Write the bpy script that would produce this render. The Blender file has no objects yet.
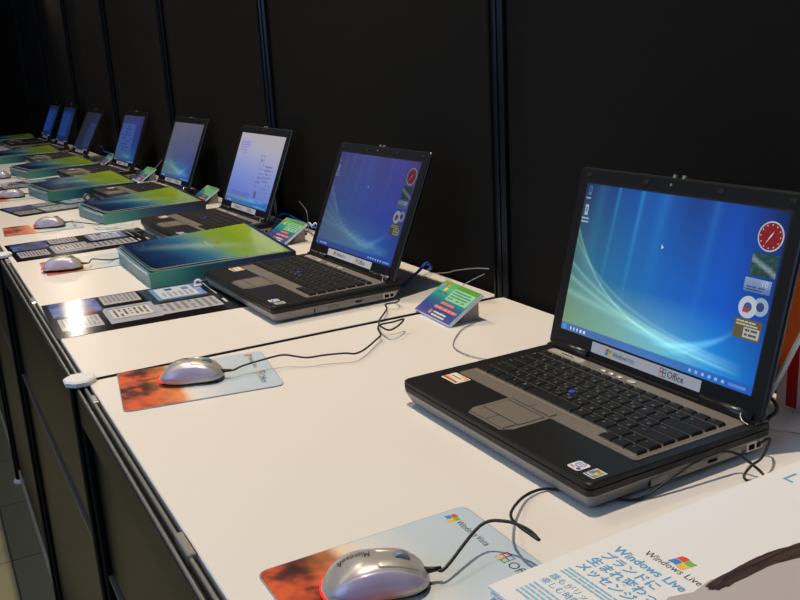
import bpy, math, random
from mathutils import Matrix, Vector, noise
random.seed(7)
C = bpy.context.scene.collection
PI = math.pi

# ------------------------------------------------------------------ colour / materials
def lin(c):
    c = c / 255.0
    return c / 12.92 if c <= .04045 else ((c + .055) / 1.055) ** 2.4
def S(r, g, b): return (lin(r), lin(g), lin(b), 1.0)
MATS = {}
def mat(name, col=(.5, .5, .5, 1), rough=.5, metal=0.0, spec=.5, noise_amt=0.0, noise_scale=40, bump=0.0, bump_scale=300, coat=0.0, emit=None, es=1.0, vcol=False, vemit=0.0):
    m = bpy.data.materials.new(name); m.use_nodes = True
    nt = m.node_tree; b = nt.nodes['Principled BSDF']
    b.inputs['Roughness'].default_value = rough; b.inputs['Metallic'].default_value = metal
    b.inputs['Specular IOR Level'].default_value = spec; b.inputs['Coat Weight'].default_value = coat
    b.inputs['Coat Roughness'].default_value = .12
    b.inputs['Base Color'].default_value = col
    tc = nt.nodes.new('ShaderNodeTexCoord')
    if vcol:
        a = nt.nodes.new('ShaderNodeAttribute'); a.attribute_name = 'Col'
        if vemit:
            b.inputs['Base Color'].default_value = (.012, .012, .014, 1)
            nt.links.new(a.outputs['Color'], b.inputs['Emission Color']); b.inputs['Emission Strength'].default_value = vemit
        else: nt.links.new(a.outputs['Color'], b.inputs['Base Color'])
    elif noise_amt:
        n = nt.nodes.new('ShaderNodeTexNoise'); n.inputs['Scale'].default_value = noise_scale; n.inputs['Detail'].default_value = 5
        r = nt.nodes.new('ShaderNodeMapRange'); r.inputs['To Min'].default_value = 1 - noise_amt; r.inputs['To Max'].default_value = 1 + noise_amt
        x = nt.nodes.new('ShaderNodeMix'); x.data_type = 'RGBA'; x.blend_type = 'MULTIPLY'; x.inputs['Factor'].default_value = 1
        nt.links.new(tc.outputs['Object'], n.inputs['Vector']); nt.links.new(n.outputs['Fac'], r.inputs['Value'])
        x.inputs[6].default_value = col; nt.links.new(r.outputs['Result'], x.inputs[7]); nt.links.new(x.outputs[2], b.inputs['Base Color'])
    if bump:
        n2 = nt.nodes.new('ShaderNodeTexNoise'); n2.inputs['Scale'].default_value = bump_scale; n2.inputs['Detail'].default_value = 3
        bp = nt.nodes.new('ShaderNodeBump'); bp.inputs['Strength'].default_value = bump; bp.inputs['Distance'].default_value = .001
        nt.links.new(tc.outputs['Object'], n2.inputs['Vector']); nt.links.new(n2.outputs['Fac'], bp.inputs['Height']); nt.links.new(bp.outputs['Normal'], b.inputs['Normal'])
    if emit: b.inputs['Emission Color'].default_value = emit; b.inputs['Emission Strength'].default_value = es
    MATS[name] = m
    return m
M = MATS
mat('table_white', S(232, 226, 219), .32, noise_amt=.025, noise_scale=6, bump=.05, bump_scale=80, spec=.45)
mat('black_fabric', S(24, 23, 22), .95, spec=.1, noise_amt=.25, noise_scale=700, bump=.3, bump_scale=900)
mat('black_panel', S(15, 15, 14), .3, spec=.22, noise_amt=.1, noise_scale=3)
mat('dark_aluminium', S(34, 36, 40), .28, .75, noise_amt=.1, noise_scale=60)
mat('black_gap', S(9, 9, 9), .8, spec=.1)
mat('silver', S(190, 184, 176), .28, .6, noise_amt=.05, noise_scale=200)
mat('rail_grey', S(128, 124, 116), .3, .55)
mat('rail_silver', S(168, 164, 154), .3, .6)
mat('rail_black', S(16, 16, 16), .35, spec=.3)
mat('kick_beige', S(176, 168, 148), .5)
mat('cap_white', S(222, 222, 224), .5)
mat('laptop_black', S(25, 24, 23), .45, spec=.3, bump=.12, bump_scale=1500, noise_amt=.05, noise_scale=500)
mat('laptop_side', S(24, 23, 23), .3, spec=.5)
mat('laptop_grey', S(134, 132, 130), .4, .3, noise_amt=.06, noise_scale=300)
mat('bezel_grey', S(128, 120, 111), .42, .3, bump=.08, bump_scale=1500)
mat('pad_grey', S(116, 108, 99), .5, .1)
mat('key_black', S(20, 19, 19), .6, spec=.22)
mat('key_white', S(150, 150, 150), .6)
mat('well_black', S(15, 15, 15), .6)
mat('key_bed_and_lit_skirt', S(132, 122, 106), .45)
mat('track_blue', S(25, 80, 200), .5)
mat('button_pale', S(205, 196, 184), .35, .4)
mat('led_green', S(60, 255, 40), .4, emit=S(90, 255, 40), es=3.0)
mat('rubber', S(18, 18, 18), .8)
mat('screen', vcol=True, rough=.35, spec=.3, vemit=.82)
mat('print_gloss', vcol=True, rough=.14, spec=.4, coat=.5).node_tree.nodes['Principled BSDF'].inputs['Coat Roughness'].default_value = .03
mat('print_satin', vcol=True, rough=.38, spec=.5)
mat('print_matte', vcol=True, rough=.65, spec=.3)
mat('mouse_silver', S(190, 186, 180), .3, .4, spec=.5)
mat('mouse_button', S(196, 188, 178), .34, .4)
mat('mouse_side', S(176, 168, 196), .28, .12, coat=.3)
mat('mouse_black', S(20, 20, 22), .4)
mat('mouse_red', S(235, 30, 20), .3, emit=S(255, 40, 20), es=1.3)
mat('wheel_grey', S(120, 135, 150), .4)
mat('cord_black', S(16, 16, 17), .45)
mat('cord_grey', S(150, 150, 150), .4, .4)
mat('cord_blue', S(30, 85, 200), .4)
mat('cord_white', S(225, 230, 235), .5)
mat('ink', S(25, 25, 28), .6)
mat('ink_blue', S(96, 165, 215), .6)
mat('ink_grey', S(110, 105, 102), .6)
mat('ink_pale', S(200, 215, 220), .5)
mat('paper', S(240, 238, 236), .55, noise_amt=.02, noise_scale=30)
mat('foam', S(205, 218, 235), .6)
mat('strut', S(150, 145, 138), .6)
mat('red_card', S(190, 30, 30), .45)
mat('orange_card', S(200, 95, 40), .4, noise_amt=.1, noise_scale=8)
mat('clear_plastic', S(225, 230, 235), .15, spec=.6)

# ------------------------------------------------------------------ mesh builder
class MB:
    def __init__(s): s.v = []; s.f = []; s.m = []; s.c = []; s.sm = []
    def add(s, vs, fs, m=0, col=(1, 1, 1, 1), smooth=False, X=None):
        o = len(s.v)
        for i, p in enumerate(vs):
            p = Vector(p)
            s.v.append(X @ p if X else p); s.c.append(col[i] if isinstance(col, list) else col)
        for f in fs: s.f.append([o + i for i in f]); s.m.append(m); s.sm.append(smooth)
        return s
    def box(s, a, b, m=0, col=(1, 1, 1, 1), X=None, ch=0.0):
        (x0, y0, z0), (x1, y1, z1) = a, b
        if ch:
            pts = [(x0, y0), (x1, y0), (x1, y1), (x0, y1)]
            ins = lambda d: [(x0 + d, y0 + d), (x1 - d, y0 + d), (x1 - d, y1 - d), (x0 + d, y1 - d)]
            return s.loft([[(*p, z0) for p in ins(ch)], [(*p, z0 + ch) for p in pts], [(*p, z1 - ch) for p in pts], [(*p, z1) for p in ins(ch)]], m, col, X=X)
        v = [(x0, y0, z0), (x1, y0, z0), (x1, y1, z0), (x0, y1, z0), (x0, y0, z1), (x1, y0, z1), (x1, y1, z1), (x0, y1, z1)]
        return s.add(v, [(3, 2, 1, 0), (4, 5, 6, 7), (0, 1, 5, 4), (1, 2, 6, 5), (2, 3, 7, 6), (3, 0, 4, 7)], m, col, X=X)
    def loft(s, rings, m=0, col=(1, 1, 1, 1), smooth=False, caps=True, X=None):
        n = len(rings[0]); v = [p for r in rings for p in r]; f = []
        for i in range(len(rings) - 1):
            for j in range(n): k = (j + 1) % n; f.append((i * n + j, i * n + k, (i + 1) * n + k, (i + 1) * n + j))
        o = len(s.v); s.add(v, f, m, col, smooth, X)
        if caps:
            s.f.append([o + i for i in range(n)][::-1]); s.m.append(m); s.sm.append(False)
            s.f.append([o + (len(rings) - 1) * n + i for i in range(n)]); s.m.append(m); s.sm.append(False)
        return s
    def slab(s, loop, z0, z1, m=0, col=(1, 1, 1, 1), ch=0.0, X=None):     # loop: ccw 2-D polygon
        if ch:
            cx = sum(p[0] for p in loop) / len(loop); cy = sum(p[1] for p in loop) / len(loop)
            def sh(p):
                d = Vector((cx - p[0], cy - p[1])); d = d / max(d.length, 1e-6) * ch; return (p[0] + d.x, p[1] + d.y)
            return s.loft([[(*p, z0) for p in loop], [(*p, z1 - ch) for p in loop], [(*sh(p), z1) for p in loop]], m, col, X=X)
        return s.loft([[(*p, z0) for p in loop], [(*p, z1) for p in loop]], m, col, X=X)
    def grid(s, fp, nu, nv, fc, m=0, X=None, smooth=False):
        v = []; c = []
        for j in range(nv + 1):
            for i in range(nu + 1):
                u, w = i / nu, j / nv; v.append(fp(u, w)); c.append(fc(u, w))
        f = [(j * (nu + 1) + i, j * (nu + 1) + i + 1, (j + 1) * (nu + 1) + i + 1, (j + 1) * (nu + 1) + i) for j in range(nv) for i in range(nu)]
        return s.add(v, f, m, c, smooth, X)
    def disc(s, cx, cy, z, r, m=0, col=(1, 1, 1, 1), n=24, X=None, ry=None):
        return s.add([(cx + r * math.cos(2 * PI * i / n), cy + (ry or r) * math.sin(2 * PI * i / n), z) for i in range(n)], [tuple(range(n))], m, col, X=X)
    def quad(s, x0, y0, x1, y1, z, m=0, col=(1, 1, 1, 1), X=None):
        return s.add([(x0, y0, z), (x1, y0, z), (x1, y1, z), (x0, y1, z)], [(0, 1, 2, 3)], m, col, X=X)
    def tube(s, pts, r, m=0, n=8, sub=6, X=None):
        P = [Vector(p) for p in pts]; Q = []
        for i in range(len(P) - 1):
            a, b, c, d = P[max(i - 1, 0)], P[i], P[i + 1], P[min(i + 2, len(P) - 1)]
            for k in range(sub):
                t = k / sub
                Q.append(.5 * ((2 * b) + (c - a) * t + (2 * a - 5 * b + 4 * c - d) * t * t + (3 * b - a - 3 * c + d) * t ** 3))
        Q.append(P[-1]); rings = []; up = None
        for i, q in enumerate(Q):
            t = (Q[min(i + 1, len(Q) - 1)] - Q[max(i - 1, 0)]).normalized()
            if up is None: up = t.orthogonal().normalized()
            up = (up - t * up.dot(t)); up = up.normalized() if up.length > 1e-6 else t.orthogonal().normalized()
            w = t.cross(up)
            rings.append([tuple(q + r * (math.cos(2 * PI * k / n) * up + math.sin(2 * PI * k / n) * w)) for k in range(n)])
        return s.loft(rings, m, smooth=True, X=X)
    def text(s, body, size, x, y, z, m=0, rot=0.0, col=(1, 1, 1, 1), align='LEFT', X=None, shear=0.0, width=None, bold=0.0):
        cu = bpy.data.curves.new('t', 'FONT'); cu.body = body; cu.size = size; cu.align_x = align; cu.resolution_u = 2; cu.offset = bold * size
        ob = bpy.data.objects.new('t', cu); C.objects.link(ob)
        me = bpy.data.meshes.new_from_object(ob.evaluated_get(bpy.context.evaluated_depsgraph_get()))
        vs = [v.co.copy() for v in me.vertices]; fs = [tuple(p.vertices) for p in me.polygons]
        bpy.data.objects.remove(ob); bpy.data.curves.remove(cu); bpy.data.meshes.remove(me)
        k = 1.0
        if width and vs: k = width / max(1e-6, max(v.x for v in vs) - min(v.x for v in vs))
        T = Matrix.Translation((x, y, z)) @ Matrix.Rotation(rot, 4, 'Z')
        s.add([T @ Vector((v.x * k, v.y, 0)) for v in vs], fs, m, col, X=X)
        return s
    def build(s, name, mats, parent=None, smooth=None):
        me = bpy.data.meshes.new(name); me.from_pydata([tuple(v) for v in s.v], [], s.f)
        for x in (mats if isinstance(mats, (list, tuple)) else [mats]): me.materials.append(M[x] if isinstance(x, str) else x)
        me.polygons.foreach_set('material_index', s.m); me.polygons.foreach_set('use_smooth', s.sm)
        at = me.color_attributes.new('Col', 'FLOAT_COLOR', 'POINT')
        at.data.foreach_set('color', [x for c in s.c for x in c])
        me.update()
        o = bpy.data.objects.new(name, me); C.objects.link(o)
        if parent: o.parent = parent
        return o
def rrect(x0, y0, x1, y1, r, n=5):
    out = []
    for cx, cy, a in ((x1 - r, y0 + r, -PI / 2), (x1 - r, y1 - r, 0), (x0 + r, y1 - r, PI / 2), (x0 + r, y0 + r, PI)):
        for i in range(n + 1): t = a + PI / 2 * i / n; out.append((cx + r * math.cos(t), cy + r * math.sin(t)))
    return out
def thing(name, label, cat, loc=(0, 0, 0), rz=0.0, group=None):
    o = bpy.data.objects.new(name, None); o.empty_display_size = .05; C.objects.link(o); o.location = loc; o.rotation_euler = (0, 0, rz)
    return tag(o, label, cat, group)
def tag(o, label, cat, group=None):
    o['label'] = label; o['category'] = cat
    if group: o['group'] = group
    return o
def struct(o): o['kind'] = 'structure'; return o
def place(o, loc, rz=0.0): o.location = loc; o.rotation_euler = (0, 0, rz); return o
def copy_part(o, parent):
    c = o.copy(); C.objects.link(c); c.parent = parent; return c
USER = -PI / 2            # things laid out for someone facing the wall: local x = their right, local y = away from them
def flag(mb, cx, cy, sz, z, m=0, X=None, rot=0.0):   # four waving panes
    T = Matrix.Translation((cx, cy, 0)) @ Matrix.Rotation(rot, 4, 'Z')
    for (i, j, c) in ((0, 1, S(232, 84, 40)), (1, 1, S(128, 190, 60)), (0, 0, S(60, 140, 215)), (1, 0, S(252, 196, 44))):
        v = []; n = 4
        for jj in (0, 1):
            for k in range(n + 1):
                u = (i + (k / n) * .93 - 1) * .5 * sz; w = (j + jj * .9 - 1) * .45 * sz + .06 * sz * math.sin((u / sz + .5) * 2 * PI)
                v.append(T @ Vector((u + w * .15, w, z)))
        mb.add(v, [(k, k + 1, n + 2 + k, n + 1 + k) for k in range(n)], m, c, X=X)
def squares(mb, cx, cy, sz, z, m=0, X=None):        # four interlocked coloured squares
    for i, j, c in ((0, 1, S(222, 80, 40)), (1, 1, S(90, 130, 200)), (0, 0, S(240, 180, 50)), (1, 0, S(110, 175, 70))):
        x, y = cx + (i - .5) * sz * .5, cy + (j - .5) * sz * .5 + (.06 * sz if (i + j) % 2 else 0); a = .26 * sz; t = .09 * sz
        for q in ((x - a, y - a, x + a, y - a + t), (x - a, y + a - t, x + a, y + a), (x - a, y - a, x - a + t, y + a), (x + a - t, y - a, x + a, y + a)): mb.quad(*q, z, m, c, X=X)
def lines(mb, x0, y0, x1, y1, n, z, m, col, seed=0, dens=.75, X=None):   # rows of unreadably small print
    rd = random.Random(seed); h = (y1 - y0) / n
    for k in range(n):
        y = y1 - (k + .75) * h; x = x0
        end = x1 - (x1 - x0) * rd.random() * .25
        while x < end:
            w = min((x1 - x0) * rd.uniform(.05, .2), end - x)
            if rd.random() < dens + .2: mb.quad(x, y, x + w * .88, y + h * .5, z, m, col, X=X)
            x += w
def mix(a, b, t): t = max(0, min(1, t)); return tuple(a[i] + (b[i] - a[i]) * t for i in range(3)) + (1.0,)
def ramp(t, stops):
    for (a, ca), (b, cb) in zip(stops, stops[1:]):
        if t <= b: return mix(ca, cb, (t - a) / (b - a))
    return stops[-1][1]
def fb(x, y, z=0.0, o=4): return noise.fractal(Vector((x, y, z)), .9, 2.1, o)

# ------------------------------------------------------------------ camera
YAW, PITCH, ROLL, FPX = .4842, -.2647, -.0553, 900.55
fw = Vector((math.sin(YAW) * math.cos(PITCH), math.cos(YAW) * math.cos(PITCH), math.sin(PITCH)))
r0 = Vector((math.cos(YAW), -math.sin(YAW), 0)); u0 = r0.cross(fw)
rr = r0 * math.cos(ROLL) + u0 * math.sin(ROLL); uu = -r0 * math.sin(ROLL) + u0 * math.cos(ROLL)
cam = bpy.data.cameras.new('camera'); co = bpy.data.objects.new('camera', cam); C.objects.link(co)
cam.sensor_width = 36; cam.lens = 36 * FPX / 800; cam.clip_start = .02
Rm = Matrix((rr, uu, -fw)).transposed().to_4x4(); Rm.translation = (-.1598, -1.2372, .4063); co.matrix_world = Rm
sc = bpy.context.scene; sc.camera = co
sc.view_settings.view_transform = 'Standard'; sc.view_settings.look = 'None'; sc.view_settings.gamma = 1; sc.view_settings.use_curve_mapping = False
sc.view_settings.exposure = 0.0

# ------------------------------------------------------------------ setting
ZF = -1.0; WX = .6866; YB = 7.12; ZT = 1.75
SEAM = [-1.04, 0.0, 1.0456, 2.058, 3.037, 4.06, 5.08, 6.1, YB]
fm = bpy.data.materials.new('floor_tile'); fm.use_nodes = True; nt = fm.node_tree; bs = nt.nodes['Principled BSDF']
br = nt.nodes.new('ShaderNodeTexBrick'); tc = nt.nodes.new('ShaderNodeTexCoord'); mp = nt.nodes.new('ShaderNodeMapping')
br.offset = 0; br.inputs['Scale'].default_value = 1; br.inputs['Brick Width'].default_value = .4; br.inputs['Row Height'].default_value = .4; br.inputs['Mortar Size'].default_value = .003
br.inputs['Color1'].default_value = S(126, 122, 96); br.inputs['Color2'].default_value = S(120, 116, 92); br.inputs['Mortar'].default_value = S(70, 68, 60)
ns = nt.nodes.new('ShaderNodeTexNoise'); ns.inputs['Scale'].default_value = 160; mr = nt.nodes.new('ShaderNodeMapRange'); mr.inputs['To Min'].default_value = .75; mr.inputs['To Max'].default_value = 1.25
mx = nt.nodes.new('ShaderNodeMix'); mx.data_type = 'RGBA'; mx.blend_type = 'MULTIPLY'; mx.inputs['Factor'].default_value = 1
mp.inputs['Location'].default_value = (.1, .12, 0)
nt.links.new(tc.outputs['Object'], mp.inputs['Vector']); nt.links.new(mp.outputs['Vector'], br.inputs['Vector']); nt.links.new(tc.outputs['Object'], ns.inputs['Vector'])
nt.links.new(ns.outputs['Fac'], mr.inputs['Value']); nt.links.new(br.outputs['Color'], mx.inputs[6]); nt.links.new(mr.outputs['Result'], mx.inputs[7]); nt.links.new(mx.outputs[2], bs.inputs['Base Color'])
bs.inputs['Roughness'].default_value = .6
struct(MB().box((-3.5, -3.2, ZF - .05), (WX + .12, YB + .1, ZF)).build('floor', [fm]))
wr = MB()
for a, b in zip([-3.2, -2.08] + SEAM[:-1], [-2.08] + SEAM[:-1] + [YB]): wr.box((WX + .012, a + .001, ZF), (WX + .03, b - .001, ZT))
struct(wr.build('wall_right', 'black_fabric'))
wb = MB()
for k in range(5): wb.box((WX + .03 - 1.02 * (k + 1), YB, ZF), (WX + .03 - 1.02 * k, YB + .02, ZT))
struct(wb.build('wall_back', 'black_fabric'))
def post_mb(z0, z1, r=.02):
    mb = MB(); loop = []
    for k in range(8):                                   # octagonal profile with a slot in every face
        a0, a1 = (k - .5) * PI / 4, (k + .5) * PI / 4; p0 = Vector((math.cos(a0), math.sin(a0))) * r; p1 = Vector((math.cos(a1), math.sin(a1))) * r
        n = Vector((math.cos(k * PI / 4), math.sin(k * PI / 4)))
        loop += [p0, p0.lerp(p1, .3), p0.lerp(p1, .38) - n * .005, p0.lerp(p1, .62) - n * .005, p0.lerp(p1, .7)]
    return mb.loft([[(p.x, p.y, z0) for p in loop], [(p.x, p.y, z1) for p in loop]])
for i, y in enumerate([-2.08] + SEAM[:-1]):
    o = post_mb(ZF, ZT + .02).build('trim_%d' % (i + 1), 'dark_aluminium'); o.location = (WX + .010, y, 0); struct(o)

# ------------------------------------------------------------------ counters
where = ['nearest the camera, carrying the large laptop', 'second from the camera, behind the first white post cap', 'third from the camera',
         'fourth from the camera', 'fifth from the camera', 'farthest, in the dark corner']
for i in range(6):
    a, b = SEAM[i], SEAM[i + 1]; w = b - a
    t = thing('display_counter', 'white topped black panel counter ' + where[i], 'counter', (0, a, ZF), 0, 'counters along the black wall')
    H = -ZF
    MB().box((0.0, .007, H - .018), (WX - .001, w - .007, H), ch=.0012).build('tabletop', 'table_white', t)
    MB().box((.004, .0005, H - .05), (WX - .02, w - .0005, H - .0185)).build('sub_frame', 'black_gap', t)
    jn = MB().box((.0, w - .0069, H - .018), (WX - .001, w - .0002, H - .0012)).build('joint_strip', 'black_gap', t)
    jn = MB().box((.0, .0002, H - .018), (WX - .001, .0069, H - .0012)).build('joint_strip', 'black_gap', t)
    rl = MB()                                            # grooved front rail
    rl.box((-.019, .02, H - .052), (-.0165, w - .02, H - .007), 1)
    rl.box((-.0172, .02, H - .05), (-.0138, w - .02, H - .003), 0, ch=.0010)
    rl.box((-.0138, .02, H - .05), (-.0085, w - .02, H - .012), 1)
    rl.box((-.0085, .02, H - .05), (-.0048, w - .02, H - .002), 0, ch=.0010)
    rl.box((-.0048, .02, H - .05), (-.0002, w - .02, H - .010), 1)
    rl.build('front_rail', ['rail_silver', 'rail_black'], t)
    MB().box((-.009, .02, .715), (-.003, w - .02, H - .052)).build('upper_panel', 'black_panel', t)
    MB().box((-.014, .02, .705), (-.002, w - .02, .712), ch=.001).build('middle_rail', 'rail_grey', t)
    MB().box((-.009, .02, .05), (-.003, w - .02, .703)).build('lower_panel', 'black_panel', t)
    MB().box((-.014, .02, .004), (-.002, w - .02, .05), ch=.001).build('bottom_rail', 'kick_beige', t)
    for yy in ((w - .51,) if i == 0 else (w - .51, w - .07)):
        MB().box((-.0095, yy - .022, H - .02), (-.0018, yy + .022, H + .0012), ch=.0012).build('rail_clip', 'silver', t)
    if i == 0: MB().box((-.0095, w - .095, H - .02), (-.002, w - .068, H + .0008), ch=.0012).build('rail_clip', 'silver', t)

pw = ['at the counter seam nearest the camera', 'at the second seam, by the left edge', 'third from the camera', 'fourth from the camera', 'fifth from the camera']
for i in range(5):
    t = thing('counter_post', 'black post with white octagonal cap ' + pw[i], 'post', (-.009, SEAM[i + 1], ZF), 0, 'posts between the counters')
    post_mb(.004, H - .0005, .0175).build('shaft', 'dark_aluminium', t)
    MB().loft([[(r * math.cos(k * PI / 6), r * math.sin(k * PI / 6), z) for k in range(12)] for z, r in ((0, .026), (.006, .026), (.012, .018))]).build('foot', 'cap_white', t)
    MB().loft([[(-.001 + r * math.cos((k + .5) * PI / 4), -.006 + r * math.sin((k + .5) * PI / 4), z) for k in range(8)] for z, r in ((H + .0004, .0215), (H + .006, .0225), (H + .0085, .020))]).build('post_cap', 'cap_white', t)

# ------------------------------------------------------------------ screens
def aurora(u, v, dim=1.0):
    top = ramp(u, [(0, S(26, 44, 92)), (.12, S(26, 62, 120)), (.28, S(22, 78, 160)), (.45, S(18, 86, 176)), (.6, S(24, 62, 138)), (.8, S(12, 74, 176)), (1, S(10, 28, 70))])
    mid = ramp(u, [(0, S(58, 112, 128)), (.25, S(34, 116, 170)), (.55, S(20, 104, 198)), (.8, S(6, 90, 205)), (1, S(6, 64, 158))])
    bot = ramp(u, [(0, S(128, 164, 120)), (.3, S(128, 180, 160)), (.55, S(110, 195, 215)), (.8, S(30, 165, 238)), (1, S(10, 110, 205))])
    c = mix(mid, top, (v - .4) / .6) if v > .4 else mix(bot, mid, v / .4)
    add = [0, 0, 0]
    def glow(k, col):
        for i in range(3): add[i] += k * col[i]
    for s, x, w in ((.5, .20, .008), (.55, .33, .010), (.2, .45, .03), (.22, .70, .02), (.2, .1, .03)):       # curtain rays
        d = u - x + .022 * (1 - v); glow(s * math.exp(-(d / w) ** 2) * max(0, v - .12) * 1.7, (.02, .15, .24))
        glow(s * math.exp(-max(0, d) / .06) * (1 if d > 0 else 0) * max(0, v - .2) * .5, (.01, .08, .16))
    for k, y0, d0, s, w in ((4.0, .62, .07, .8, .007), (2.3, .40, .06, .5, .009), (1.7, .36, .01, .5, .012), (3.0, .52, .10, .35, .008), (1.2, .22, .05, .35, .02)):   # sweeping arcs
        y = d0 + y0 * math.exp(-k * u); d = v - y
        fade = max(0, 1 - max(0, u - .75) / .2)
        glow(s * math.exp(-(d / w) ** 2) * .42 * fade, (.5, .95, .75))
        if d < 0: glow(s * math.exp(d / .13) * .14 * fade * max(0, 1 - u), (.55, .9, .3))
    for (xa, ya, xb, yb, s) in ((.5, .10, .86, .27, .8), (.55, .07, .92, .36, .4), (.3, .16, .75, .06, .6)):
        t = (u - xa) / (xb - xa)
        if 0 < t < 1:
            y = ya + (yb - ya) * t ** 1.8; glow(s * math.exp(-((v - y) / .016) ** 2) * .5 * math.sin(PI * min(1, t * 1.02)), (.3, .85, .9))
    c = [c[i] + add[i] for i in range(3)]
    if v < .047: c = [x * .25 + y * .75 for x, y in zip(c, S(38, 84, 190))]
    edge = min(1, max(0, 1.08 - u) / .1)
    return tuple(min(1.2, x * dim) for x in c) + (1.0,)
SCR = (-.150, .021, .300, .1875)
def make_screen(kind, lid, label):
    x0, y0, w, h = SCR; mb = MB(); P = lambda u, v, z=.0006: (x0 + u * w, y0 + v * h, z)
    def bg(u, v):
        if kind == 'bright': return aurora(u, v)
        if kind == 'violet':
            c = aurora(u, v, .62); return mix(c, mix(S(30, 42, 140), S(84, 68, 138), v), .55)
        if kind == 'window':
            if v < .1: return mix(aurora(u, v, .8), S(70, 110, 190), .4)
            return ramp(v + .15 * u, [(0, S(78, 106, 205)), (.5, S(134, 150, 216)), (.85, S(178, 178, 200)), (1.15, S(190, 180, 178))])
        if kind == 'grey':  # glare wash painted into the screen emission, greyer towards the top
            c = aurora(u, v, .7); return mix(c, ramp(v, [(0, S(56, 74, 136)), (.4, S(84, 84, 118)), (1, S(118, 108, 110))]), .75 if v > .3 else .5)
        if kind == 'dim': return mix(aurora(u, v, .6), ramp(v, [(0, S(36, 60, 112)), (.6, S(44, 54, 112)), (1, S(66, 52, 92))]), .7)
        if kind == 'dark': return mix(S(28, 29, 42), S(38, 48, 80), u * .6 + .2 * (1 - v))
        return ramp(v, [(0, S(18, 36, 84)), (.7, S(20, 44, 100)), (1, S(18, 26, 56))])
    big = kind == 'bright'
    mb.grid(P, 150 if big else 60, 110 if big else 44, bg)
    def q(a, b, c, d, col, z=.0009): mb.add([P(a, b, z), P(c, b, z), P(c, d, z), P(a, d, z)], [(0, 1, 2, 3)], 0, col)
    def dc(u, v, r, col, z): mb.disc(x0 + u * w, y0 + v * h, z, r, 0, col, 28)
    k = .62 if kind == 'violet' else .88
    D = lambda r, g, b: S(r * k, g * k, b * k)
    if kind in ('bright', 'violet'):
        dc(.943, .855, .0155, D(205, 215, 235), .0009); dc(.943, .855, .0140, D(150, 24, 28), .0011)
        for t in range(12):
            a = t * PI / 6; dc(.943 + .0118 / w * math.sin(a), .855 + .0118 / h * math.cos(a), .0008, D(230, 200, 200), .0013)
        for a, l, wd in ((-2.6, .010, .0007), (.55, .007, .0009)):
            cx, cy = x0 + .943 * w, y0 + .855 * h; dx, dy = math.sin(a), math.cos(a)
            mb.add([(cx - dy * wd, cy + dx * wd, .0014), (cx + dy * wd, cy - dx * wd, .0014), (cx + dx * l, cy + dy * l, .0014)], [(0, 1, 2)], 0, D(245, 240, 240))
        mb.grid(lambda a, b: P(.888 + a * .105, .635 + b * .125, .0009), 14, 10, lambda a, b: mix(D(30, 74, 66), D(160, 185, 200), max(0, 1 - abs(b - .75 + .6 * a) * 6) + .25 * fb(a * 6, b * 6)))
        mb.grid(lambda a, b: P(.878 + a * .108, .545 + b * .075, .0009), 6, 6, lambda a, b: mix(D(96, 130, 185), D(160, 185, 225), b + .2 * fb(a * 5, b * 5)))
        mb.text('10', .009, x0 + .945 * w, y0 + .583 * h, .0011, 0, col=D(225, 232, 245)); lines(mb, x0 + .89 * w, y0 + .55 * h, x0 + .97 * w, y0 + .58 * h, 2, .0011, 0, D(60, 80, 130), 3)
        dc(.962, .475, .0095, D(170, 195, 225), .0009); dc(.913, .46, .0115, D(215, 225, 240), .0011)
        dc(.962, .475, .0048, D(60, 80, 130), .0012); dc(.913, .46, .005, D(70, 95, 150), .0013); q(.895, .43, .92, .455, D(190, 70, 80), .0014)
        q(.872, .285, .985, .395, D(110, 100, 62)); q(.915, .295, .98, .352, D(205, 205, 195), .0011); lines(mb, x0 + .88 * w, y0 + .355 * h, x0 + .975 * w, y0 + .388 * h, 2, .0012, 0, D(225, 220, 190), 5); lines(mb, x0 + .922 * w, y0 + .30 * h, x0 + .975 * w, y0 + .35 * h, 2, .0012, 0, D(60, 60, 70), 8)
        q(.018, .925, .036, .985, D(95, 140, 190)); q(.021, .945, .033, .98, D(40, 80, 140), .0011); lines(mb, x0 + .01 * w, y0 + .895 * h, x0 + .045 * w, y0 + .915 * h, 1, .0011, 0, D(190, 205, 230), 2)
        q(.015, .79, .034, .86, D(200, 214, 235)); q(.021, .81, .028, .845, D(60, 80, 130), .0011); lines(mb, x0 + .004 * w, y0 + .735 * h, x0 + .05 * w, y0 + .78 * h, 2, .0011, 0, D(190, 205, 230), 4)
        mb.add([P(.476, .67, .0011), P(.476, .70, .0011), P(.488, .68, .0011)], [(0, 2, 1)], 0, D(235, 240, 250))
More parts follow.
